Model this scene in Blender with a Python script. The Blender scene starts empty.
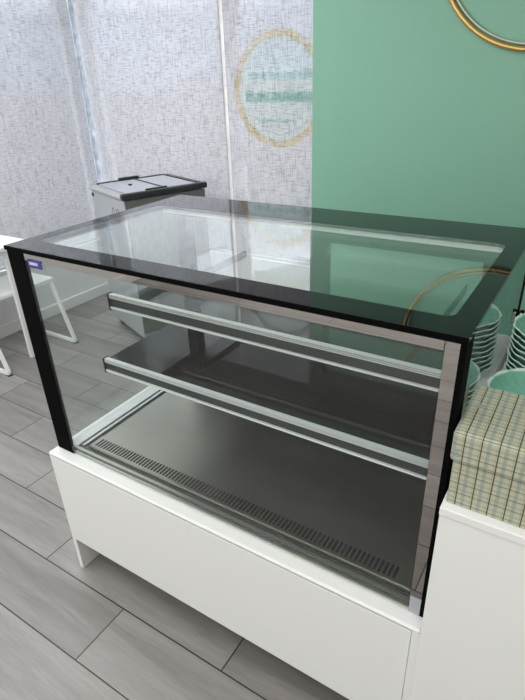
import bpy, bmesh, math, random
from mathutils import Vector, Matrix
R = math.radians
scene = bpy.context.scene
COL = scene.collection
random.seed(4)

# ---------------------------------------------------------------- camera
F, YAW, PITCH, ROLL = 525.1, .5814, .4777, -.0402
cam_d = bpy.data.cameras.new('camera'); cam = bpy.data.objects.new('camera', cam_d); COL.objects.link(cam)
cam_d.sensor_fit = 'VERTICAL'; cam_d.sensor_height = 24; cam_d.lens = F / 700 * 24
cam_d.clip_start = .02; cam_d.clip_end = 100
fw = Vector((-math.sin(YAW)*math.cos(PITCH), math.cos(YAW)*math.cos(PITCH), -math.sin(PITCH)))
r0 = Vector((math.cos(YAW), math.sin(YAW), 0)); u0 = r0.cross(fw)
c_, s_ = math.cos(ROLL), math.sin(ROLL)
rr = c_*r0 + s_*u0; uu = -s_*r0 + c_*u0
m = Matrix((rr, uu, -fw)).transposed().to_4x4(); m.translation = Vector((1.3254, -.7877, 1.5714))
cam.matrix_world = m
scene.camera = cam

# ---------------------------------------------------------------- light and exposure
vs = scene.view_settings
vs.view_transform = 'Standard'; vs.look = 'None'; vs.gamma = 1; vs.use_curve_mapping = False
vs.exposure = 0.0
SKY, GROUND = 6.0, 1.3
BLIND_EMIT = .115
def area(name, loc, target, sx, sy, power, col=(1, 1, 1)):
    l = bpy.data.lights.new(name, 'AREA'); l.shape = 'RECTANGLE'; l.size = sx; l.size_y = sy; l.energy = power; l.color = col
    o = bpy.data.objects.new(name, l); COL.objects.link(o); o.location = loc
    o.rotation_euler = (Vector(target) - Vector(loc)).to_track_quat('-Z', 'Y').to_euler()
    return o
area('shop_front_daylight', (-.2, -3.9, 1.5), (.3, 0, .8), 3.6, 2.1, 66, (1, .985, .96))
area('overhead_fill', (-1.1, -.1, 2.79), (-1.1, -.1, 0), 1.4, 2.4, 62, (.96, .98, 1))  # unseen overhead fill, added to brighten the left floor and window side
area('overhead_fill', (1.6, -1.2, 2.79), (1.6, -1.2, 0), 1.8, 1.8, 36, (1, .98, .95))  # second added fill, over the camera side, no lamp known there
w = bpy.data.worlds.new('outdoors'); scene.world = w; w.use_nodes = True
nt = w.node_tree; nt.nodes.clear()
def N(nt, t, **k):
    n = nt.nodes.new(t)
    for a, b in k.items(): setattr(n, a, b)
    return n
tc = N(nt, 'ShaderNodeTexCoord'); sp = N(nt, 'ShaderNodeSeparateXYZ'); nt.links.new(tc.outputs['Generated'], sp.inputs[0])
cr = N(nt, 'ShaderNodeValToRGB'); cr.color_ramp.interpolation = 'LINEAR'
mr = N(nt, 'ShaderNodeMapRange'); mr.inputs[1].default_value = -.2; mr.inputs[2].default_value = .5
nt.links.new(sp.outputs[2], mr.inputs[0]); nt.links.new(mr.outputs[0], cr.inputs[0])
E_ = cr.color_ramp.elements
E_[0].position = 0; E_[0].color = (.09, .09, .09, 1)
E_[1].position = 1; E_[1].color = (.92, .96, 1, 1)
for p_, c in ((.26, (.14, .14, .14, 1)), (.30, (.17, .21, .27, 1)), (.42, (.2, .24, .32, 1)), (.5, (.8, .86, .95, 1))):
    e = cr.color_ramp.elements.new(p_); e.color = c
nz = N(nt, 'ShaderNodeTexNoise'); nz.inputs['Scale'].default_value = 26; nz.inputs['Detail'].default_value = 1
nt.links.new(tc.outputs['Generated'], nz.inputs['Vector'])
m2 = N(nt, 'ShaderNodeMapRange'); m2.inputs[1].default_value = .4; m2.inputs[2].default_value = .6; m2.inputs[3].default_value = .9; m2.inputs[4].default_value = 1.1
nt.links.new(nz.outputs[0], m2.inputs[0])
ml = N(nt, 'ShaderNodeMath', operation='MULTIPLY'); ml.inputs[1].default_value = SKY; nt.links.new(m2.outputs[0], ml.inputs[0])
bg = N(nt, 'ShaderNodeBackground'); nt.links.new(cr.outputs[0], bg.inputs[0]); nt.links.new(ml.outputs[0], bg.inputs[1])
wo = N(nt, 'ShaderNodeOutputWorld'); nt.links.new(bg.outputs[0], wo.inputs[0])

# ---------------------------------------------------------------- materials
def newmat(name):
    m = bpy.data.materials.new(name); m.use_nodes = True; nt = m.node_tree; nt.nodes.clear()
    o = N(nt, 'ShaderNodeOutputMaterial'); return m, nt, o
def pbr(name, col, rough=.5, metal=0, spec=.5, bump=0, bscale=200, var=0, vscale=8, emit=0):
    m, nt, o = newmat(name); b = N(nt, 'ShaderNodeBsdfPrincipled'); nt.links.new(b.outputs[0], o.inputs[0])
    b.inputs['Base Color'].default_value = (*col, 1); b.inputs['Roughness'].default_value = rough
    b.inputs['Metallic'].default_value = metal; b.inputs['Specular IOR Level'].default_value = spec
    tc = N(nt, 'ShaderNodeTexCoord')
    if var:
        n = N(nt, 'ShaderNodeTexNoise'); n.inputs['Scale'].default_value = vscale; n.inputs['Detail'].default_value = 4
        nt.links.new(tc.outputs['Object'], n.inputs['Vector'])
        mx = N(nt, 'ShaderNodeMapRange'); mx.inputs[1].default_value = .3; mx.inputs[2].default_value = .7
        mx.inputs[3].default_value = 1-var; mx.inputs[4].default_value = 1+var; nt.links.new(n.outputs[0], mx.inputs[0])
        v = N(nt, 'ShaderNodeVectorMath', operation='SCALE'); v.inputs[0].default_value = col
        nt.links.new(mx.outputs[0], v.inputs['Scale']); nt.links.new(v.outputs[0], b.inputs['Base Color'])
    if bump:
        n = N(nt, 'ShaderNodeTexNoise'); n.inputs['Scale'].default_value = bscale; nt.links.new(tc.outputs['Object'], n.inputs['Vector'])
        bp = N(nt, 'ShaderNodeBump'); bp.inputs['Strength'].default_value = bump; bp.inputs['Distance'].default_value = .001
        nt.links.new(n.outputs[0], bp.inputs['Height']); nt.links.new(bp.outputs[0], b.inputs['Normal'])
    return m
def schlick(nt, f0, f90=1.0):
    g = N(nt, 'ShaderNodeNewGeometry'); d = N(nt, 'ShaderNodeVectorMath', operation='DOT_PRODUCT')
    nt.links.new(g.outputs['Incoming'], d.inputs[0]); nt.links.new(g.outputs['Normal'], d.inputs[1])
    a = N(nt, 'ShaderNodeMath', operation='ABSOLUTE'); nt.links.new(d.outputs['Value'], a.inputs[0])
    s = N(nt, 'ShaderNodeMath', operation='SUBTRACT'); s.inputs[0].default_value = 1; nt.links.new(a.outputs[0], s.inputs[1])
    p = N(nt, 'ShaderNodeMath', operation='POWER'); p.inputs[1].default_value = 5; nt.links.new(s.outputs[0], p.inputs[0])
    q = N(nt, 'ShaderNodeMath', operation='MULTIPLY_ADD'); q.inputs[1].default_value = f90-f0; q.inputs[2].default_value = f0
    nt.links.new(p.outputs[0], q.inputs[0]); return q.outputs[0]
def thin_glass(name, tint, f0=.045, rough=0.0):
    m, nt, o = newmat(name)
    t = N(nt, 'ShaderNodeBsdfTransparent'); t.inputs[0].default_value = (*tint, 1)
    g = N(nt, 'ShaderNodeBsdfGlossy'); g.inputs['Roughness'].default_value = rough; g.inputs[0].default_value = (1, 1, 1, 1)
    x = N(nt, 'ShaderNodeMixShader'); nt.links.new(schlick(nt, f0), x.inputs[0])
    nt.links.new(t.outputs[0], x.inputs[1]); nt.links.new(g.outputs[0], x.inputs[2]); nt.links.new(x.outputs[0], o.inputs[0])
    return m
def coated_black(name, f0=.06):
    m, nt, o = newmat(name)
    t = N(nt, 'ShaderNodeBsdfDiffuse'); t.inputs[0].default_value = (.005, .005, .005, 1)
    g = N(nt, 'ShaderNodeBsdfGlossy'); g.inputs['Roughness'].default_value = .01
    x = N(nt, 'ShaderNodeMixShader'); nt.links.new(schlick(nt, f0), x.inputs[0])
    nt.links.new(t.outputs[0], x.inputs[1]); nt.links.new(g.outputs[0], x.inputs[2]); nt.links.new(x.outputs[0], o.inputs[0])
    return m

M = {}
M['white_panel'] = pbr('white_panel', (.72, .725, .71), .5, spec=.3, bump=.05, bscale=400)
M['white_wall'] = pbr('white_wall', (.72, .72, .71), .7, bump=.15, bscale=150)
M['ceiling'] = pbr('ceiling_paint', (.8, .8, .78), .9)
M['green_wall'] = pbr('green_wall', (.205, .42, .31), .55, bump=.05, bscale=300, var=.015, vscale=2)
M['black'] = pbr('black_metal', (.002, .002, .002), .7, spec=.04)
M['dark_gray'] = pbr('dark_grey_gasket', (.022, .026, .028), .45)
M['black_gloss'] = coated_black('black_printed_glass', .045)
M['shelf_glass'] = coated_black('smoked_shelf_glass', .06)
M['glass'] = thin_glass('clear_glass', (.965, .985, .978), .045)
M['top_glass'] = thin_glass('top_clear_glass', (.97, .988, .976), .075)
M['front_glass'] = thin_glass('front_clear_glass', (.95, .973, .965), .034)
M['window_glass'] = thin_glass('window_glass', (.97, .985, .98), .04)
M['mirror'] = pbr('polished_steel', (.47, .445, .43), .0, 1)
M['alu'] = pbr('aluminium', (.82, .83, .84), .28, 1)
M['alu_white'] = pbr('pale_aluminium', (.8, .8, .8), .35, .3)
M['steel'] = pbr('brushed_steel', (.47, .455, .40), .30, .85, var=.08, vscale=5)
M['slot'] = pbr('slot_black', (.01, .01, .01), .7)
M['chrome'] = pbr('chrome', (.85, .85, .85), .08, 1)
M['gold'] = pbr('gold_tube', (.62, .40, .13), .25, .6)
M['gold_pale'] = pbr('clear_tube_rim', (.40, .46, .36), .15, .3)
M['white_metal'] = pbr('white_metal', (.8, .8, .79), .35)
M['frame_gray'] = pbr('window_frame_grey', (.8, .8, .8), .5)
M['corner_daylight'] = pbr('corner_daylight_blue_grey', (.45, .49, .55), .5, var=.35, vscale=14)  # blotchy blue-grey painted to stand for daylight outside the corner gap
M['gap_light'] = pbr('pale_gap_light', (.85, .83, .82), .5, var=.12, vscale=9)  # pale tone stands for bright daylight between the two rear blinds
M['blue'] = pbr('blue_badge', (.02, .03, .22), .3)
M['badge_white'] = pbr('badge_pale', (.6, .42, .55), .4)
M['cool_gray'] = pbr('grey_plastic', (.36, .37, .39), .5, bump=.1)
M['cool_lid'] = pbr('light_grey_lid', (.36, .37, .41), .35)
M['cool_dark'] = pbr('dark_trim', (.022, .024, .026), .5)
M['cool_front'] = pbr('grey_front_panel', (.14, .145, .135), .5)
M['ceramic'] = pbr('celadon_ceramic', (.15, .36, .275), .15, var=.05, vscale=30)
M['awning'] = pbr('awning_dark', (.03, .032, .03), .8)
M['white_edge'] = pbr('white_edge', (.8, .8, .8), .5)
M['black_seat'] = pbr('black_seat', (.015, .015, .02), .6)
M['ink'] = pbr('blue_grey_ink', (.22, .30, .33), .7)

# the glaze breaks to a paler tone along the rim
nt = M['ceramic'].node_tree; b = [n for n in nt.nodes if n.type == 'BSDF_PRINCIPLED'][0]
src = b.inputs['Base Color'].links[0].from_socket
tc = N(nt, 'ShaderNodeTexCoord'); vm = N(nt, 'ShaderNodeVectorMath', operation='MULTIPLY'); vm.inputs[1].default_value = (1, 1, 0); nt.links.new(tc.outputs['Object'], vm.inputs[0])
ln = N(nt, 'ShaderNodeVectorMath', operation='LENGTH'); nt.links.new(vm.outputs[0], ln.inputs[0])
mr = N(nt, 'ShaderNodeMapRange'); mr.inputs[1].default_value = .0915; mr.inputs[2].default_value = .095; nt.links.new(ln.outputs['Value'], mr.inputs[0])
mx = N(nt, 'ShaderNodeMix', data_type='RGBA'); nt.links.new(mr.outputs[0], mx.inputs[0]); nt.links.new(src, mx.inputs[6]); mx.inputs[7].default_value = (.55, .68, .60, 1)
nt.links.new(mx.outputs[2], b.inputs['Base Color'])

def floor_mat():
    m, nt, o = newmat('grey_wood_look_tile'); L = nt.links
    b = N(nt, 'ShaderNodeBsdfPrincipled'); L.new(b.outputs[0], o.inputs[0])
    tc = N(nt, 'ShaderNodeTexCoord'); mp = N(nt, 'ShaderNodeMapping'); L.new(tc.outputs['Object'], mp.inputs[0])
    mp.inputs['Location'].default_value = (-.664 + .813*10.5 , .0775+.2045*20, 0)
    def brick(c1, c2, mort, ms):
        k = N(nt, 'ShaderNodeTexBrick'); k.offset = .5; k.offset_frequency = 2; k.squash = 1
        k.inputs['Color1'].default_value = (*c1, 1); k.inputs['Color2'].default_value = (*c2, 1); k.inputs['Mortar'].default_value = (*mort, 1)
        k.inputs['Scale'].default_value = 1; k.inputs['Mortar Size'].default_value = ms; k.inputs['Mortar Smooth'].default_value = .1
        k.inputs['Brick Width'].default_value = .813; k.inputs['Row Height'].default_value = .2045; k.inputs['Bias'].default_value = 0
        L.new(mp.outputs[0], k.inputs[0]); return k
    k = brick((.20, .188, .177), (.272, .258, .245), (.022, .019, .018), .0022)
    # streaks along the plank, shifted per plank by its tone
    sv = N(nt, 'ShaderNodeVectorMath', operation='MULTIPLY'); sv.inputs[1].default_value = (1.6, 16, 1); L.new(tc.outputs['Object'], sv.inputs[0])
    ad = N(nt, 'ShaderNodeVectorMath', operation='MULTIPLY_ADD'); ad.inputs[1].default_value = (90, 90, 0)
    L.new(k.outputs['Color'], ad.inputs[0]); L.new(sv.outputs[0], ad.inputs[2])
    n1 = N(nt, 'ShaderNodeTexNoise'); n1.inputs['Scale'].default_value = 1; n1.inputs['Detail'].default_value = 6; n1.inputs['Roughness'].default_value = .62; n1.inputs['Distortion'].default_value = .6
    L.new(ad.outputs[0], n1.inputs['Vector'])
    mr = N(nt, 'ShaderNodeMapRange'); mr.inputs[1].default_value = .3; mr.inputs[2].default_value = .72; mr.inputs[3].default_value = .76; mr.inputs[4].default_value = 1.22; L.new(n1.outputs[0], mr.inputs[0])
    sv2 = N(nt, 'ShaderNodeVectorMath', operation='MULTIPLY'); sv2.inputs[1].default_value = (14, 130, 1); L.new(tc.outputs['Object'], sv2.inputs[0])
    n2 = N(nt, 'ShaderNodeTexNoise'); n2.inputs['Scale'].default_value = 1; n2.inputs['Detail'].default_value = 3; L.new(sv2.outputs[0], n2.inputs['Vector'])
    mr2 = N(nt, 'ShaderNodeMapRange'); mr2.inputs[1].default_value = .3; mr2.inputs[2].default_value = .7; mr2.inputs[3].default_value = .94; mr2.inputs[4].default_value = 1.06; L.new(n2.outputs[0], mr2.inputs[0])
    mm = N(nt, 'ShaderNodeMath', operation='MULTIPLY'); L.new(mr.outputs[0], mm.inputs[0]); L.new(mr2.outputs[0], mm.inputs[1])
    sc = N(nt, 'ShaderNodeVectorMath', operation='SCALE'); L.new(k.outputs['Color'], sc.inputs[0]); L.new(mm.outputs[0], sc.inputs['Scale'])
    L.new(sc.outputs[0], b.inputs['Base Color'])
    b.inputs['Roughness'].default_value = .42; b.inputs['Specular IOR Level'].default_value = .45
    bp = N(nt, 'ShaderNodeBump'); bp.inputs['Strength'].default_value = .5; bp.inputs['Distance'].default_value = .002; bp.invert = True
    L.new(k.outputs['Fac'], bp.inputs['Height']); L.new(bp.outputs[0], b.inputs['Normal'])
    return m
M['floor'] = floor_mat()

def blind_mat(name, axis):
    m, nt, o = newmat(name); L = nt.links
    tc = N(nt, 'ShaderNodeTexCoord'); cols = []
    for a, bb, off in ((170, 11, 0), (20, 150, 7)):
        v = N(nt, 'ShaderNodeVectorMath', operation='MULTIPLY_ADD')
        v.inputs[1].default_value = (a, 1, bb) if axis == 'x' else (1, a, bb); v.inputs[2].default_value = (off, off, off)
        L.new(tc.outputs['Object'], v.inputs[0])
        n = N(nt, 'ShaderNodeTexNoise'); n.inputs['Scale'].default_value = 1; n.inputs['Detail'].default_value = 2; n.inputs['Distortion'].default_value = .3
        L.new(v.outputs[0], n.inputs['Vector'])
        r = N(nt, 'ShaderNodeMapRange'); r.inputs[1].default_value = .30; r.inputs[2].default_value = .52; r.inputs[3].default_value = .78; r.inputs[4].default_value = 1.02
        L.new(n.outputs[0], r.inputs[0]); cols.append(r.outputs[0])
    mm = N(nt, 'ShaderNodeMath', operation='MULTIPLY'); L.new(cols[0], mm.inputs[0]); L.new(cols[1], mm.inputs[1])
    c = N(nt, 'ShaderNodeVectorMath', operation='SCALE'); c.inputs[0].default_value = (.555, .555, .59); L.new(mm.outputs[0], c.inputs['Scale'])
    d = N(nt, 'ShaderNodeBsdfDiffuse'); L.new(c.outputs[0], d.inputs[0])
    e = N(nt, 'ShaderNodeEmission'); e.inputs[1].default_value = BLIND_EMIT*1.75; L.new(c.outputs[0], e.inputs[0])  # emission stands in for daylight glowing through the cloth
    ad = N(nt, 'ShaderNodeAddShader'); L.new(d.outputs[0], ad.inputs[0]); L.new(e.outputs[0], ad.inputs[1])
    t = N(nt, 'ShaderNodeBsdfTransparent'); L.new(mm.outputs[0], t.inputs[0])
    x = N(nt, 'ShaderNodeMixShader'); x.inputs[0].default_value = .36
    L.new(ad.outputs[0], x.inputs[1]); L.new(t.outputs[0], x.inputs[2]); L.new(x.outputs[0], o.inputs[0])
    return m
M['blind_x'] = blind_mat('woven_blind_back', 'x'); M['blind_y'] = blind_mat('woven_blind_left', 'y')
def stain(name, col, scale=60, lo=.35, hi=.6):
    # a see-through tint, soft and broken up like a print seen through weave
    m, nt, o = newmat(name); L = nt.links
    tc = N(nt, 'ShaderNodeTexCoord'); n = N(nt, 'ShaderNodeTexNoise'); n.inputs['Scale'].default_value = scale; L.new(tc.outputs['Object'], n.inputs['Vector'])
    r = N(nt, 'ShaderNodeMapRange'); r.inputs[1].default_value = lo; r.inputs[2].default_value = hi; L.new(n.outputs[0], r.inputs[0])
    mx = N(nt, 'ShaderNodeMix', data_type='RGBA'); L.new(r.outputs[0], mx.inputs[0]); mx.inputs[6].default_value = (1, 1, 1, 1); mx.inputs[7].default_value = (*col, 1)
    t = N(nt, 'ShaderNodeBsdfTransparent'); L.new(mx.outputs[2], t.inputs[0]); L.new(t.outputs[0], o.inputs[0])
    return m
M['stain_disc'] = stain('pale_green_tint', (.955, 1, .98), 30, .1, .4)
M['stain_ring'] = stain('ochre_tint', (.985, .93, .80), 40, .2, .65)
M['stain_text'] = stain('green_tint', (.80, .91, .88), 22, .2, .5)

def tartan_mat():
    m, nt, o = newmat('tartan_paper'); L = nt.links
    b = N(nt, 'ShaderNodeBsdfPrincipled'); b.inputs['Roughness'].default_value = .45; L.new(b.outputs[0], o.inputs[0])
    g = N(nt, 'ShaderNodeNewGeometry'); tc = N(nt, 'ShaderNodeTexCoord')
    sp = N(nt, 'ShaderNodeSeparateXYZ'); L.new(tc.outputs['Object'], sp.inputs[0])
    sn = N(nt, 'ShaderNodeSeparateXYZ'); L.new(g.outputs['Normal'], sn.inputs[0])
    def mth(op, a, b_=None, c=None):
        n = N(nt, 'ShaderNodeMath', operation=op)
        for i, v in enumerate((a, b_, c)):
            if v is None: continue
            if isinstance(v, (int, float)): n.inputs[i].default_value = v
            else: L.new(v, n.inputs[i])
        return n.outputs[0]
    def line(coord, period, phase, width, ax):
        f = mth('FRACT', mth('MULTIPLY_ADD', coord, 1/period, phase))
        d = mth('ABSOLUTE', mth('SUBTRACT', f, .5))
        on = mth('LESS_THAN', d, width/period/2)
        face = mth('LESS_THAN', mth('ABSOLUTE', sn.outputs[ax]), .6)
        return mth('MULTIPLY', on, face)
    col = None
    base = N(nt, 'ShaderNodeRGB'); base.outputs[0].default_value = (.42, .42, .30, 1); cur = base.outputs[0]
    for ph, wd, c, op in ((.08, .006, (.20, .26, .25, 1), .6), (.5, .0022, (.035, .035, .02, 1), .9), (.62, .0012, (.12, .13, .08, 1), .35)):
        for ax in (0, 1, 2):
            if ax and wd == .0012: pass
            per = .0265 if ax == 0 else .021
            f = mth('MULTIPLY', line(sp.outputs[ax], per, ph + (0, .2, .35)[ax], wd*(1 if ax == 0 else .8), ax), op*(1 if ax == 0 else .75))
            mx = N(nt, 'ShaderNodeMix', data_type='RGBA'); L.new(f, mx.inputs[0]); L.new(cur, mx.inputs[6]); mx.inputs[7].default_value = c; cur = mx.outputs[2]
    L.new(cur, b.inputs['Base Color']); return m
M['tartan'] = tartan_mat()

# ---------------------------------------------------------------- mesh helpers
class MB:
    def __init__(s): s.bm = bmesh.new()
    def box(s, a, b, mat=None, bevel=0):
        r = bmesh.ops.create_cube(s.bm, size=1)['verts']
        for v in r:
            for i in range(3): v.co[i] = (a[i]+b[i])/2 + v.co[i]*(b[i]-a[i])
            if mat is not None: v.co = mat @ v.co
        if bevel:
            es = {e for v in r for e in v.link_edges}
            bmesh.ops.bevel(s.bm, geom=list(es), offset=bevel, segments=2, profile=.5, affect='EDGES')
        return s
    def bar(s, p, q, w, h=None, bevel=0):      # square bar from p to q
        p, q = Vector(p), Vector(q); h = h or w; d = q-p
        M_ = d.to_track_quat('Z', 'Y').to_matrix().to_4x4(); M_.translation = p
        return s.box((-w/2, -h/2, 0), (w/2, h/2, d.length), M_, bevel)
    def tube(s, pts, rad, n=12, closed=False, rot=0):
        pts = [Vector(p) for p in pts]; rings = []; N_ = len(pts)
        prev = None
        for i, p in enumerate(pts):
            a = pts[(i-1) % N_] if (i or closed) else p; b = pts[(i+1) % N_] if (i < N_-1 or closed) else p
            t = (b-a).normalized()
            if prev is None: prev = t.orthogonal().normalized()
            u = (prev - t*prev.dot(t)).normalized(); prev = u; v = t.cross(u)
            rings.append([s.bm.verts.new(p + rad*(math.cos(2*math.pi*k/n+rot)*u + math.sin(2*math.pi*k/n+rot)*v)) for k in range(n)])
        for i in range(N_ if closed else N_-1):
            A, B = rings[i], rings[(i+1) % N_]
            for k in range(n): 
                f = s.bm.faces.new((A[k], A[(k+1) % n], B[(k+1) % n], B[k])); f.smooth = True
        if not closed:
            s.bm.faces.new(rings[0][::-1]); s.bm.faces.new(rings[-1])
        return s
    def prism(s, outline, z0, z1, hole=None):  # outline list of xy
        def loop(pts, z): return [s.bm.verts.new((x, y, z)) for x, y in pts]
        a, b = loop(outline, z0), loop(outline, z1); n = len(a)
        for k in range(n): s.bm.faces.new((a[k], a[(k+1) % n], b[(k+1) % n], b[k]))
        if hole is None:
            s.bm.faces.new(a[::-1]); s.bm.faces.new(b)
        else:
            c, d = loop(hole, z0), loop(hole, z1)
            for k in range(n):
                s.bm.faces.new((c[(k+1) % n], c[k], d[k], d[(k+1) % n]))
                s.bm.faces.new((b[k], b[(k+1) % n], d[(k+1) % n], d[k]))
                s.bm.faces.new((a[(k+1) % n], a[k], c[k], c[(k+1) % n]))
        return s
    def build(s, name, mat, parent=None, smooth=False):
        bmesh.ops.recalc_face_normals(s.bm, faces=s.bm.faces)
        me = bpy.data.meshes.new(name); s.bm.to_mesh(me); s.bm.free(); me.materials.append(mat)
        if smooth:
            for p in me.polygons: p.use_smooth = True
        o = bpy.data.objects.new(name, me); COL.objects.link(o)
        if parent:
            o.parent = parent
            o.matrix_parent_inverse = Matrix.Translation(-world_loc(parent))
        return o
def world_loc(o):
    v = Vector(o.location)
    return v
def tag(o, label=None, cat=None, group=None, kind=None):
    for k, v in (('label', label), ('category', cat), ('group', group), ('kind', kind)):
        if v: o[k] = v
    return o
def empty(name, loc, label, cat, group=None):
    o = bpy.data.objects.new(name, None); o.empty_display_size = .1; COL.objects.link(o); o.location = loc
    return tag(o, label, cat, group)
def struct(o): o['kind'] = 'structure'; return o
def rrect(x0, y0, x1, y1, r, n=8):
    pts = []
    for cx, cy, a0 in ((x1-r, y1-r, 0), (x0+r, y1-r, 90), (x0+r, y0+r, 180), (x1-r, y0+r, 270)):
        for k in range(n+1):
            a = R(a0 + 90*k/n); pts.append((cx + r*math.cos(a), cy + r*math.sin(a)))
    return pts
def B(a, b, name, mat, parent=None, bevel=0): return MB().box(a, b, bevel=bevel).build(name, mat, parent)

# ---------------------------------------------------------------- the setting
XL, YB, XR, YF, ZC = -2.08, 2.18, 3.6, -4.2, 2.8
struct(B((XL-.2, YF-.2, -.06), (XR+.2, YB+.2, 0), 'floor', M['floor']))
struct(B((XL-.2, YF-.2, ZC), (XR+.2, YB+.2, ZC+.1), 'ceiling', M['ceiling']))
struct(B((XR, YF, 0), (XR+.12, YB, ZC), 'wall_right', M['white_wall']))
struct(B((XL-.12, YF-.12, 0), (XR+.12, YF, ZC), 'wall_front', M['white_wall']))
SILL = .45
wl = MB().box((XL-.14, YF, 0), (XL, YB+.14, SILL)).box((XL-.14, YF, 2.66), (XL, YB+.14, ZC)).box((XL-.14, YF, SILL), (XL, -.9, 2.66))
struct(wl.build('wall_left', M['white_wall']))
wb = MB().box((XL, YB, 0), (XR, YB+.14, SILL)).box((XL, YB, 2.66), (XR, YB+.14, ZC)).box((1.1, YB, SILL), (XR, YB+.14, 2.66))
struct(wb.build('wall_rear', M['white_wall']))
struct(B((.045, 1.68, 0), (XR-.002, 1.80, ZC-.002), 'wall_partition', M['green_wall']))
bl = MB().box((XL, YF+.02, 0), (XL+.016, YB-.018, .085), bevel=.004)
struct(bl.build('baseboard_left', M['white_wall']))
struct(MB().box((XL+.018, YB-.016, 0), (.5, YB, .085), bevel=.004).build('baseboard_rear', M['white_wall']))
# windows behind the blinds
def window(name, a, b, axis):
    """frame of four bars plus a pane, a and b are the ends along the wall"""
    f = MB(); t = .05
    def bx(u0, u1, z0, z1, d0, d1, mb):
        if axis == 'x': mb.box((u0, YB+d0, z0), (u1, YB+d1, z1))
        else: mb.box((XL-d1, u0, z0), (XL-d0, u1, z1))
    for u0, u1, z0, z1 in ((a, a+t, SILL, 2.66), (b-t, b, SILL, 2.66), (a+t, b-t, SILL, SILL+t), (a+t, b-t, 2.61, 2.66)):
        bx(u0, u1, z0+.001, z1-.001, .05, .10, f)
    o = struct(f.build(name, M['frame_gray']))
    p = MB(); bx(a+t, b-t, SILL+t, 2.61, .072, .078, p)
    p.build('pane', M['window_glass'], o)
    return o
window('window_1', -.898, 2.14, 'y')
window('window_2', XL+.02, -.812, 'x'); window('window_3', -.811, 1.09, 'x')
struct(B((XL-.14, YB+.001, SILL+.001), (XL, YB+.14, 2.659), 'trim_1', M['corner_daylight']))
struct(B((XL+.001, YB-.06, SILL+.001), (XL+.022, YB-.001, 2.659), 'trim_3', M['corner_daylight']))  # added strip closing the corner gap, coloured like the daylight outside
struct(B((-.835, YB-.028, SILL+.001), (-.780, YB-.006, 2.659), 'gap_strip', M['gap_light']))  # added strip covers the sky in the gap, daylight painted as its colour
# roller blinds hanging inside the windows: top tube, cloth, hem bar
def blind(u0, u1, axis, label):
    z0 = SILL+.02
    if axis == 'x': loc = ((u0+u1)/2, YB-.035, 2.6)
    else: loc = (XL+.035, (u0+u1)/2, 2.6)
    e = empty('roller_blind', loc, label, 'blind', None)
    def bx(d, za, zb, uu0=u0, uu1=u1):
        if axis == 'x': return MB().box((uu0, YB-.035-d, za), (uu1, YB-.035+d, zb))
        return MB().box((XL+.035-d, uu0, za), (XL+.035+d, uu1, zb))
    bx(.0006, z0+.02, 2.6).build('blind_cloth', M['blind_'+axis], e)
    bx(.008, z0, z0+.022).build('hem_bar', M['alu_white'], e)
    P = [(u0, YB-.035, 2.62), (u1, YB-.035, 2.62)] if axis == 'x' else [(XL+.035, u0, 2.62), (XL+.035, u1, 2.62)]
    MB().tube(P, .024, 16).build('roller_tube', M['alu_white'], e)
    return e
blind(-.88, 2.100, 'y', 'grey woven roller blind over the left window, left of the corner gap')
blind(-2.040, -.815, 'x', 'grey woven roller blind behind the grey chest cooler, between the two bright gaps')
blind(-.787, 1.08, 'x', 'grey woven roller blind with the round sign showing through, beside the green wall')
# unseen dark awning with pale edge, added to darken the top glass reflection
aw = empty('awning', (-.9, 2.6, 2.2), 'unseen dark awning with a pale edge added outside the rear window, above the round sign', 'awning')
def sl(x): return 2.46 - .367*(x+1.53)
# ---------------------------------------------------------------- round window sign seen through the blind
YS = YB-.041
sg = empty('window_sign', (-.425, YS, 1.5), 'round pale green sign with ochre ring and blurred lettering showing through the blind', 'sign')
def disc(cx, cz, r0, r1, y, n=64):
    mb = MB(); t = .0006
    rings = [[mb.bm.verts.new((cx+r*math.cos(2*math.pi*k/n), yy, cz+r*math.sin(2*math.pi*k/n))) for k in range(n)] for r, yy in ((r1, y), (r1, y-t))]
    if r0 == 0:
        mb.bm.faces.new(rings[1])
        mb.bm.verts.ensure_lookup_table(); [mb.bm.verts.remove(v) for v in rings[0]]
        return mb
    inn = [mb.bm.verts.new((cx+r0*math.cos(2*math.pi*k/n), y-t, cz+r0*math.sin(2*math.pi*k/n))) for k in range(n)]
    [mb.bm.verts.remove(v) for v in rings[0]]
    for k in range(n): mb.bm.faces.new((rings[1][k], rings[1][(k+1) % n], inn[(k+1) % n], inn[k]))
    return mb
disc(-.415, 1.503, 0, .285, YS).build('sign_disc', M['stain_disc'], sg)
for k_, (ra, rb) in enumerate(((.266, .314), (.274, .306))):
    disc(-.415, 1.503, ra, rb, YS-.001-.0012*k_).build('sign_ring', M['stain_ring'], sg)
def rag(x0, x1, z0, z1, y, n=46):
    """a row of blurred letters: uneven blocks side by side"""
    mb = MB(); x = x0; rd = random.Random(int(z0*1000))
    while x < x1:
        w_ = rd.uniform(.012, .024); a = z0+rd.uniform(-.006, .004); b = z1+rd.uniform(-.005, .007)
        vs_ = [mb.bm.verts.new(c) for c in ((x, y, a), (min(x+w_, x1), y, a), (min(x+w_, x1), y, b), (x, y, b))]
        mb.bm.faces.new(vs_); x += w_ + rd.choice((0, 0, .002))
    return mb
rag(-.62, -.19, 1.565, 1.60, YS-.004).build('lettering', M['stain_text'], sg)
rag(-.645, -.175, 1.44, 1.50, YS-.005).build('lettering', M['stain_text'], sg)
rag(-.64, -.18, 1.45, 1.49, YS-.006).build('lettering', M['stain_text'], sg)
rag(-.56, -.31, 1.335, 1.352, YS-.004).build('lettering', M['stain_text'], sg)

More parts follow.
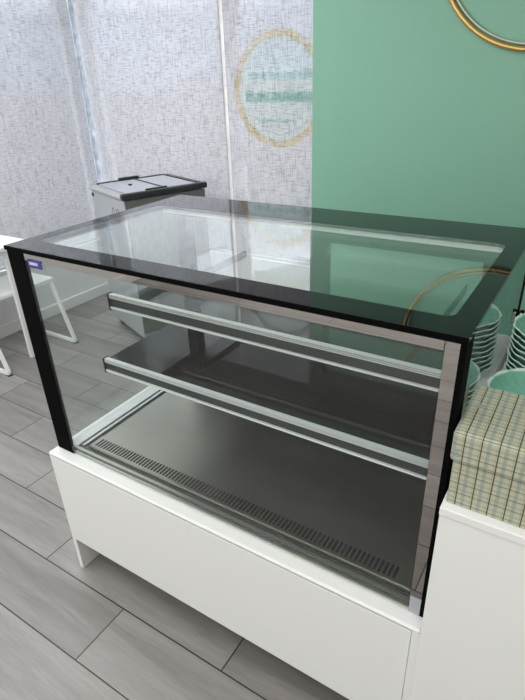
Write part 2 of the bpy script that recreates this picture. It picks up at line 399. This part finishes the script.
aw_p = MB()
ax0, ax1 = -2.0, .9
def quad_slab(mb, pts, d0, d1):
    a = [mb.bm.verts.new((x, d0, z)) for x, z in pts]; b = [mb.bm.verts.new((x, d1, z)) for x, z in pts]; n = len(a)
    mb.bm.faces.new(a); mb.bm.faces.new(b[::-1])
    for k in range(n): mb.bm.faces.new((a[k], b[k], b[(k+1) % n], a[(k+1) % n]))
    return mb
quad_slab(aw_p, [(ax0, sl(ax0)), (ax1, sl(ax1)), (ax1, 4.2), (ax0, 4.2)], 2.5, 2.54).build('awning_panel', M['awning'], aw)
quad_slab(MB(), [(ax0, sl(ax0)-.035), (ax1, sl(ax1)-.035), (ax1, sl(ax1)), (ax0, sl(ax0))], 2.49, 2.54).build('awning_edge', M['white_edge'], aw)

# ---------------------------------------------------------------- ring lamp on the green wall
rl = empty('ring_sign', (.989, 1.655, 2.028), 'gold ring of double tube mounted on the green wall', 'ring')
def circ(cx, y, cz, r, n=96): return [(cx+r*math.cos(2*math.pi*k/n), y, cz+r*math.sin(2*math.pi*k/n)) for k in range(n)]
MB().tube(circ(.989, 1.668, 2.028, .398), .0095, 12, True).build('gold_tube', M['gold'], rl)
MB().tube(circ(.989, 1.672, 2.028, .380), .0055, 10, True).build('inner_tube', M['gold_pale'], rl)
for a in (35, 125, 196, 305, 268):
    x, z = .989+.396*math.cos(R(a)), 2.028+.396*math.sin(R(a))
    MB().bar((x, 1.654, z), (x, 1.6795, z), .012, .02).build('clip', M['gold_pale'], rl)

# ---------------------------------------------------------------- display case
W, D, ZT, ZD = 1.194, .72, 1.20, .529
dc = empty('display_case', (W/2, D/2, 0), 'glass display case with two dark shelves on a white base, its lid bordered in black', 'display case')
# base: side panels to the floor, raised front panel, ledge
for x in (-.010, W-.014): B((x, -.033, 0), (x+.018, D, ZD-.012), 'side_panel', M['white_panel'], dc, .001)
B((.0085, -.034, .149), (W-.0145, -.016, ZD-.014), 'front_panel', M['white_panel'], dc, .001)
B((.0085, D-.02, .02), (W-.0145, D-.002, ZD-.014), 'back_panel', M['white_panel'], dc)
B((.0085, -.0158, .149), (W-.0145, D-.021, .165), 'base_floor', M['white_panel'], dc)
led = MB()
led.prism([(-.010, -.035), (W+.004, -.035), (W+.004, D), (-.010, D)], ZD-.011, ZD, [(.03, .012), (W-.03, .012), (W-.03, D-.03), (.03, D-.03)])
lo = led.build('ledge', M['white_panel'], dc); bv = lo.modifiers.new('bevel', 'BEVEL'); bv.width = .005; bv.segments = 3
# well: tray, rails, vent grille
B((.031, .013, .40), (W-.031, D-.031, .405), 'well_bottom', M['steel'], dc)
deck = MB()
deck.box((.098, .042, ZD+.006), (W-.036, D-.045, ZD+.012))
deck.build('deck', M['steel'], dc)
gr = MB().box((.099, .0445, ZD+.0121), (W-.04, .098, ZD+.0150))
gr = gr.build('vent_grille', M['steel'], dc)
sm = MB(); n = 84
for i in range(n):
    x = .112 + (1.112-.112)*(i+.5)/n
    sm.box((x-.0034, .053, ZD+.0149), (x+.0034, .089, ZD+.0156))
tag(sm.build('vent_slots', M['slot'], gr), kind='stuff')
# rails round the deck
ra = MB(); ra.box((.03, .006, ZD), (W-.03, .012, ZD+.006)); ra.box((.03, .020, ZD), (W-.03, .030, ZD+.007)); ra.build('front_rail', M['steel'], dc)
B((.03, .012, ZD-.004), (W-.03, .020, ZD+.002), 'front_channel', M['dark_gray'], dc)
B((.03, .030, ZD-.004), (W-.03, .042, ZD+.004), 'front_channel', M['dark_gray'], dc)
for x0, a, b, nm, mt in ((0, .028, .056, 'side_rail', 'alu_white'), (0, .056, .066, 'side_channel', 'dark_gray'), (0, .066, .076, 'side_rail', 'alu'), (0, .076, .098, 'side_channel', 'dark_gray')):
    h = ZD+(.007 if 'rail' in nm else .003)
    B((a, .03 if a < .03 else .042, ZD-.002), (b, D-.045, h), nm, M[mt], dc)
B((W-.036, .042, ZD), (W-.008, D-.045, ZD+.007), 'side_rail', M['alu'], dc)
B((.03, D-.045, ZD), (W-.03, D-.02, ZD+.012), 'rear_rail', M['alu'], dc)
# posts
pw = .034
B((0.000, .0065, ZD), (.020, .034, ZT-.010), 'post', M['black'], dc, .001)
B((W-.026, .0065, ZD), (W, .050, ZT-.010), 'post', M['black'], dc, .001)
B((.0, .0, ZD+.001), (.072, .0062, ZT-.010), 'left_front_trim', M['black'], dc)
B((.0205, .0065, ZD), (.032, .034, ZT-.012), 'gasket', M['dark_gray'], dc)
B((.0, D-.045, ZD), (.05, D, ZT-.010), 'rear_post', M['black'], dc)
B((W-.05, D-.045, ZD), (W, D, ZT-.010), 'rear_post', M['black'], dc)
# polished strips behind the front glass edge
B((W-.034, .0, ZD+.052), (W-.0105, .0062, ZT-.0135), 'polished_edge_strip', M['mirror'], dc)
B((W-.034, .0, ZD+.002), (W-.0105, .0062, ZD+.051), 'corner_cap', M['cool_gray'], dc)
B((W-.010, .0, ZD+.001), (W, .0062, ZT-.010), 'right_front_trim', M['black'], dc)
B((.0725, .0, ZT-.031), (W-.0355, .0062, ZT-.0135), 'polished_top_strip', M['mirror'], dc)
B((-.002, -.0045, ZT-.0110), (W+.001, -.0022, ZT-.0005), 'front_edge_trim', M['black'], dc)
B((.0725, .0, ZT-.0132), (W-.0105, .0062, ZT-.0098), 'top_trim', M['black'], dc)
# glass
B((.0725, .0, ZD+.001), (W-.0355, .0058, ZT-.0315), 'front_pane', M['front_glass'], dc)
B((.001, .0345, ZD+.001), (.007, D-.0455, ZT-.0105), 'side_pane', M['glass'], dc)
B((W-.007, .0505, ZD+.001), (W-.001, D-.0455, ZT-.0105), 'side_pane', M['glass'], dc)
B((.0075, .0345, ZT-.03), (.0145, D-.0455, ZT-.0105), 'side_top_rail', M['dark_gray'], dc)
hole = rrect(.044, .067, W-.04, .552, .022); out = []
for i, (x, y) in enumerate(hole):     # outer loop matched point for point to the inner
    q = i // 9; out.append(None)
def outer_pts(h, x0, y0, x1, y1):
    n = 9; res = []
    for i in range(len(h)):
        q, k = divmod(i, n); c = [(x1, y1), (x0, y1), (x0, y0), (x1, y0)][q]
        x, y = h[i]
        if k == n//2: res.append(c)
        else:
            first = k < n//2
            # quadrant 0 goes from +x side to +y side, and so on round
            if q in (0, 2): res.append((c[0], y) if first else (x, c[1]))
            else: res.append((x, c[1]) if first else (c[0], y))
    return res
outp = outer_pts(hole, -.002, -.002, W+.001, D+.001)
MB().prism(outp, ZT-.0095, ZT, hole).build('top_glass_border', M['black_gloss'], dc)
MB().prism(rrect(.0445, .0675, W-.0405, .5515, .0215), ZT-.008, ZT-.0003).build('top_glass', M['top_glass'], dc)
B((.06, .556, ZT-.024), (W-.05, .585, ZT-.010), 'lamp_rail', M['alu_white'], dc)
# rear doors: dark lower panel, framed glass above
B((.0505, D-.034, ZD+.013), (W-.0505, D-.004, .885), 'rear_panel', M['black'], dc)
def door(x0, x1, y, lab=None):
    f = MB(); z0, z1 = .89, ZT-.012
    f.box((x0, y, z0), (x0+.05, y+.012, z1)).box((x1-.05, y, z0), (x1, y+.012, z1)).box((x0+.05, y, z0), (x1-.05, y+.012, z0+.03)).box((x0+.05, y, 1.105), (x1-.05, y+.012, z1))
    d = f.build('rear_door', M['dark_gray'], dc)
    B((x0+.0505, y+.004, z0+.0305), (x1-.0505, y+.008, 1.1045), 'door_pane', M['glass'], d)
door(.556, W-.0515, D-.034); door(.566, W-.0605, D-.015)
# shelves
def shelf(z, y, h, mat):
    x0, x1 = .205, W-.036
    s = B((x0+.003, y+.014, z-.010), (x1, .655, z-.002), 'shelf', M[mat], dc)
    t = h*.30; pr = MB(); gv = MB()
    for k in range(3): pr.box((x0, y, z-t*(k+.5)/3), (x1, y+.0135, z-t*k/3+.0002))
    for k in range(3): gv.box((x0, y+.003, z-t*(k+1)/3), (x1, y+.0135, z-t*(k+.5)/3))
    pr.build('front_profile', M['alu_white'], s); gv.build('profile_groove', M['dark_gray'], s)
    B((x0, y+.004, z-h*.80), (x1, y+.0135, z-t), 'profile_channel', M['dark_gray'], s)
    B((x0, y-.001, z-h*.92), (x1, y+.0135, z-h*.80), 'lamp_strip', M['white_metal'], s)
    B((x0-.004, y-.002, z-h-.001), (x0-.0005, y+.018, z+.001), 'end_cap', M['black'], s)
    for xx in (.30, 1.05): B((xx, .4, z-.034), (xx+.004, .6855, z-.0105), 'bracket', M['black'], s)
shelf(1.047, .140, .046, 'glass'); shelf(.868, .083, .044, 'shelf_glass')
# badge on the front glass
bd = B((.084, -.0022, 1.152), (.140, -.0002, 1.174), 'badge', M['blue'], dc, .0015)
bd['label'] = 'small blue badge'
B((.092, -.0030, 1.160), (.126, -.0023, 1.168), 'badge_lettering', M['badge_white'], bd)
B((W+.0006, D-.025, .945), (W+.0125, D-.004, .975), 'side_clamp', M['chrome'], dc, .003)
B((W+.003, D-.015, .94), (W+.0135, D-.011, .98), 'clamp_screw', M['black'], dc)

# ---------------------------------------------------------------- white counter on the right
ct = empty('counter', (1.8, .5, 0), 'plain white counter at right holding the tartan box and plates', 'counter')
CZ = .888
B((W+.0055, -.044, 0), (2.6, -.026, CZ-.0185), 'front_panel', M['white_panel'], ct, .001)
B((W+.0055, -.0255, 0), (W+.0235, .72, CZ-.0185), 'side_panel', M['white_panel'], ct)
B((2.582, -.0255, 0), (2.6, .72, CZ-.0185), 'side_panel', M['white_panel'], ct)
B((W+.0045, -.046, CZ-.018), (2.6, .73, CZ), 'worktop', M['white_panel'], ct, .002)

# ---------------------------------------------------------------- tartan box
bx = empty('gift_box', (1.35, .05, CZ), 'pale green tartan gift box with a lid on the white counter', 'box')
B((1.2045, -.027, CZ), (1.50, .134, .99), 'box_body', M['tartan'], bx, .002)
lid = MB().box((1.199, -.033, .984), (1.506, .140, 1.045), bevel=.006).build('lid', M['tartan'], bx)
def text(body, size, loc, rot, mat, parent):
    cu = bpy.data.curves.new('lettering', 'FONT'); cu.body = body; cu.size = size; cu.extrude = .0002; cu.align_x = 'CENTER'; cu.materials.append(mat)
    o = bpy.data.objects.new('lettering', cu); COL.objects.link(o); o.location = loc; o.rotation_euler = rot
    o.parent = parent; o.matrix_parent_inverse = Matrix.Translation(-world_loc(parent) if parent.location.length else Vector())
    me = bpy.data.meshes.new_from_object(o.evaluated_get(bpy.context.evaluated_depsgraph_get())); me.materials.clear(); me.materials.append(mat)
    n = bpy.data.objects.new('printed_letter', me); COL.objects.link(n); n.location = loc; n.rotation_euler = rot
    n.parent = parent
    bpy.data.objects.remove(o)
    return n
text('S', .024, (1.2105, -.0335, .996), (R(90), 0, 0), M['ink'], lid)
text('S', .024, (1.330, -.0335, .996), (R(90), 0, 0), M['ink'], lid)
text('P', .022, (1.222, .055, 1.0453), (0, 0, 0), M['ink'], lid)

# ---------------------------------------------------------------- scalloped plates
def plate_mesh(r, h, seed):
    bm = bmesh.new(); n = 192; L = 24
    prof = [(0, .004), (.30, .004), (.46, .005), (.56, .010), (.74, .20), (.86, .50), (.94, .80), (1.0, 1.0), (1.012, .95), (.945, .72), (.86, .40), (.72, .10), (.5, 0), (0, 0)]
    rings = []
    for i, (rr_, zz) in enumerate(prof):
        z = zz*h if zz > .011 else zz*1.0
        if rr_ == 0: rings.append([bm.verts.new((0, 0, z))]); continue
        ring = []
        for k in range(n):
            a = 2*math.pi*k/n; wv = abs(math.cos(L*a/4)); 
            q = max(0, (rr_-.45)/.55)
            rad = r*rr_*(1 - .035*q*(1-abs(math.sin(6*a)))); zr = z + q*.0013*math.cos(L*a)*(1-.85*(rr_ > .93))
            ring.append(bm.verts.new((rad*math.cos(a), rad*math.sin(a), zr)))
        rings.append(ring)
    for A, B_ in zip(rings, rings[1:]):
        if len(A) == 1:
            for k in range(n): bm.faces.new((A[0], B_[k], B_[(k+1) % n]))
        elif len(B_) == 1:
            for k in range(n): bm.faces.new((A[k], B_[0], A[(k+1) % n]))
        else:
            for k in range(n): bm.faces.new((A[k], B_[k], B_[(k+1) % n], A[(k+1) % n]))
    bmesh.ops.recalc_face_normals(bm, faces=bm.faces)
    me = bpy.data.meshes.new('plate'); bm.to_mesh(me); bm.free(); me.materials.append(M['ceramic'])
    for p in me.polygons: p.use_smooth = True
    return me
pm = plate_mesh(.098, .030, 1)
ords = ['lowest', 'second lowest', 'third from the bottom', 'fourth from the bottom', 'fifth from the bottom', 'sixth from the bottom', 'seventh from the bottom', 'eighth from the bottom', 'ninth from the bottom', 'tenth from the bottom', 'topmost']
def stack(cx, cy, nn, dz, what, grp):
    for k in range(nn):
        o = bpy.data.objects.new('plate', pm); COL.objects.link(o)
        o.location = (cx + random.uniform(-.001, .001), cy + random.uniform(-.001, .001), CZ + .0003 + k*dz)
        o.rotation_euler = (0, 0, random.uniform(0, 6.28))
        pos = 'topmost' if k == nn-1 else ords[k]
        tag(o, 'green scalloped plate, %s of %s' % (pos, what), 'plate', grp)
stack(1.305, .475, 10, .0142, 'the tall stack beside the glass case', 'plates in the tall stack')
stack(1.300, .262, 6, .0142, 'the low stack just behind the tartan box', 'plates in the low stack')

# ---------------------------------------------------------------- grey chest cooler by the window
A0, A1 = Vector((-1.04, 1.396)), Vector((-.836, 1.928))
ang = math.atan2(A1.y-A0.y, A1.x-A0.x); cl = (A1-A0).length; cw = .55
cc = empty('chest_cooler', (0, 0, 0), 'grey plastic chest cooler with a dark edged lid by the rear blind', 'cooler')
cc.location = (A0.x, A0.y, 0); cc.rotation_euler = (0, 0, ang)
def CB(a, b, name, mat, bevel=0, parent=None, mb=None):
    mb = mb or MB().box(a, b, bevel=bevel); o = mb.build(name, mat); o.parent = parent or cc; return o
ZL = 1.0
CB((.010, .012, .06), (cl-.01, cw-.012, ZL-.0405), 'body', M['cool_gray'], .012)
CB((.012, .004, .10), (cl-.012, .0115, ZL-.041), 'front_panel', M['cool_front'], .002)
CB((0, .006, ZL-.04), (cl, cw, ZL-.012), 'rim', M['cool_gray'], .01)
CB((-.004, -.006, ZL-.036), (cl+.006, .03, ZL), 'front_trim', M['cool_dark'], .008)
CB((.05, cw-.055, ZL-.0115), (cl-.03, cw-.02, ZL-.001), 'rear_trim', M['cool_dark'], .003)
CB((.05, .05, ZL-.0115), (cl*.52, cw-.06, ZL-.004), 'lid', M['cool_lid'], .003)
CB((cl*.54, .05, ZL-.0115), (cl-.05, cw-.06, ZL-.004), 'lid', M['cool_lid'], .003)
CB((cl*.515, .04, ZL-.0115), (cl*.545, cw-.058, ZL-.001), 'lid_rail', M['cool_dark'])
CB((cl-.045, .04, ZL-.0115), (cl-.015, cw-.06, ZL+.0), 'lid_rail', M['cool_dark'])
CB((cl*.30, .034, ZL-.0035), (cl*.55, .048, ZL+.006), 'lid_handle', M['cool_dark'], .002)
CB((cl*.35, cw-.05, ZL-.0005), (cl*.60, cw-.02, ZL+.012), 'lid_handle', M['cool_dark'], .003)
CB((cl*.30, cw*.5, ZL-.0035), (cl*.33, cw*.5+.02, ZL+.004), 'lock', M['cool_dark'])
for cy in (cw*.36, cw*.24):
    pts = [(-.0, cy+.022*math.cos(t), ZL-.15+.045*math.sin(t)) for t in [2*math.pi*k/20 for k in range(20)]]
    CB(0, 0, 'side_handle', M['cool_front'], mb=MB().tube([(.012, y, z) for _, y, z in pts], .004, 8, True))
CB((.004, cw-.05, ZL-.075), (.016, cw-.03, ZL-.055), 'hinge', M['cool_dark'])
for x in (.06, cl-.06):
    for y in (.07, cw-.07):
        CB(0, 0, 'caster', M['cool_dark'], mb=MB().tube([(x-.014, y, .0305), (x+.014, y, .0305)], .03, 16))

# ---------------------------------------------------------------- white table and bench at the left window
tb = empty('side_table', (-1.82, .7, 0), 'white table with square metal legs against the left window wall', 'table')
B((-2.03, .25, .715), (-1.60, 1.115, .74), 'table_top', M['white_metal'], tb, .003)
for x in (-2.012, -1.625):
    for y in (.30, .95): MB().box((x-.012, y-.012, 0), (x+.012, y+.012, .7145)).build('leg', M['white_metal'], tb)
for x in (-2.012, -1.625): MB().box((x-.012, .3125, .68), (x+.012, .9375, .7145)).build('apron', M['frame_gray'], tb)
bn = empty('bench', (-1.8, .97, 0), 'low white bench on sled legs tucked under the white table', 'bench')
B((-1.99, .70, .425), (-1.645, 1.25, .45), 'seat', M['white_metal'], bn, .004)
for y in (.72, 1.23):
    l = MB(); s = .02
    l.bar((-1.99, y, .012), (-1.53, y, .012), s)
    l.bar((-1.535, y, .022), (-1.66, y, .424), s); l.bar((-1.98, y, .022), (-1.965, y, .424), s)
    l.build('sled_leg', M['white_metal'], bn)
    for x in (-1.535, -1.975): MB().box((x-.016, y-.014, 0), (x+.016, y+.014, .006)).build('glide', M['cool_dark'], bn)
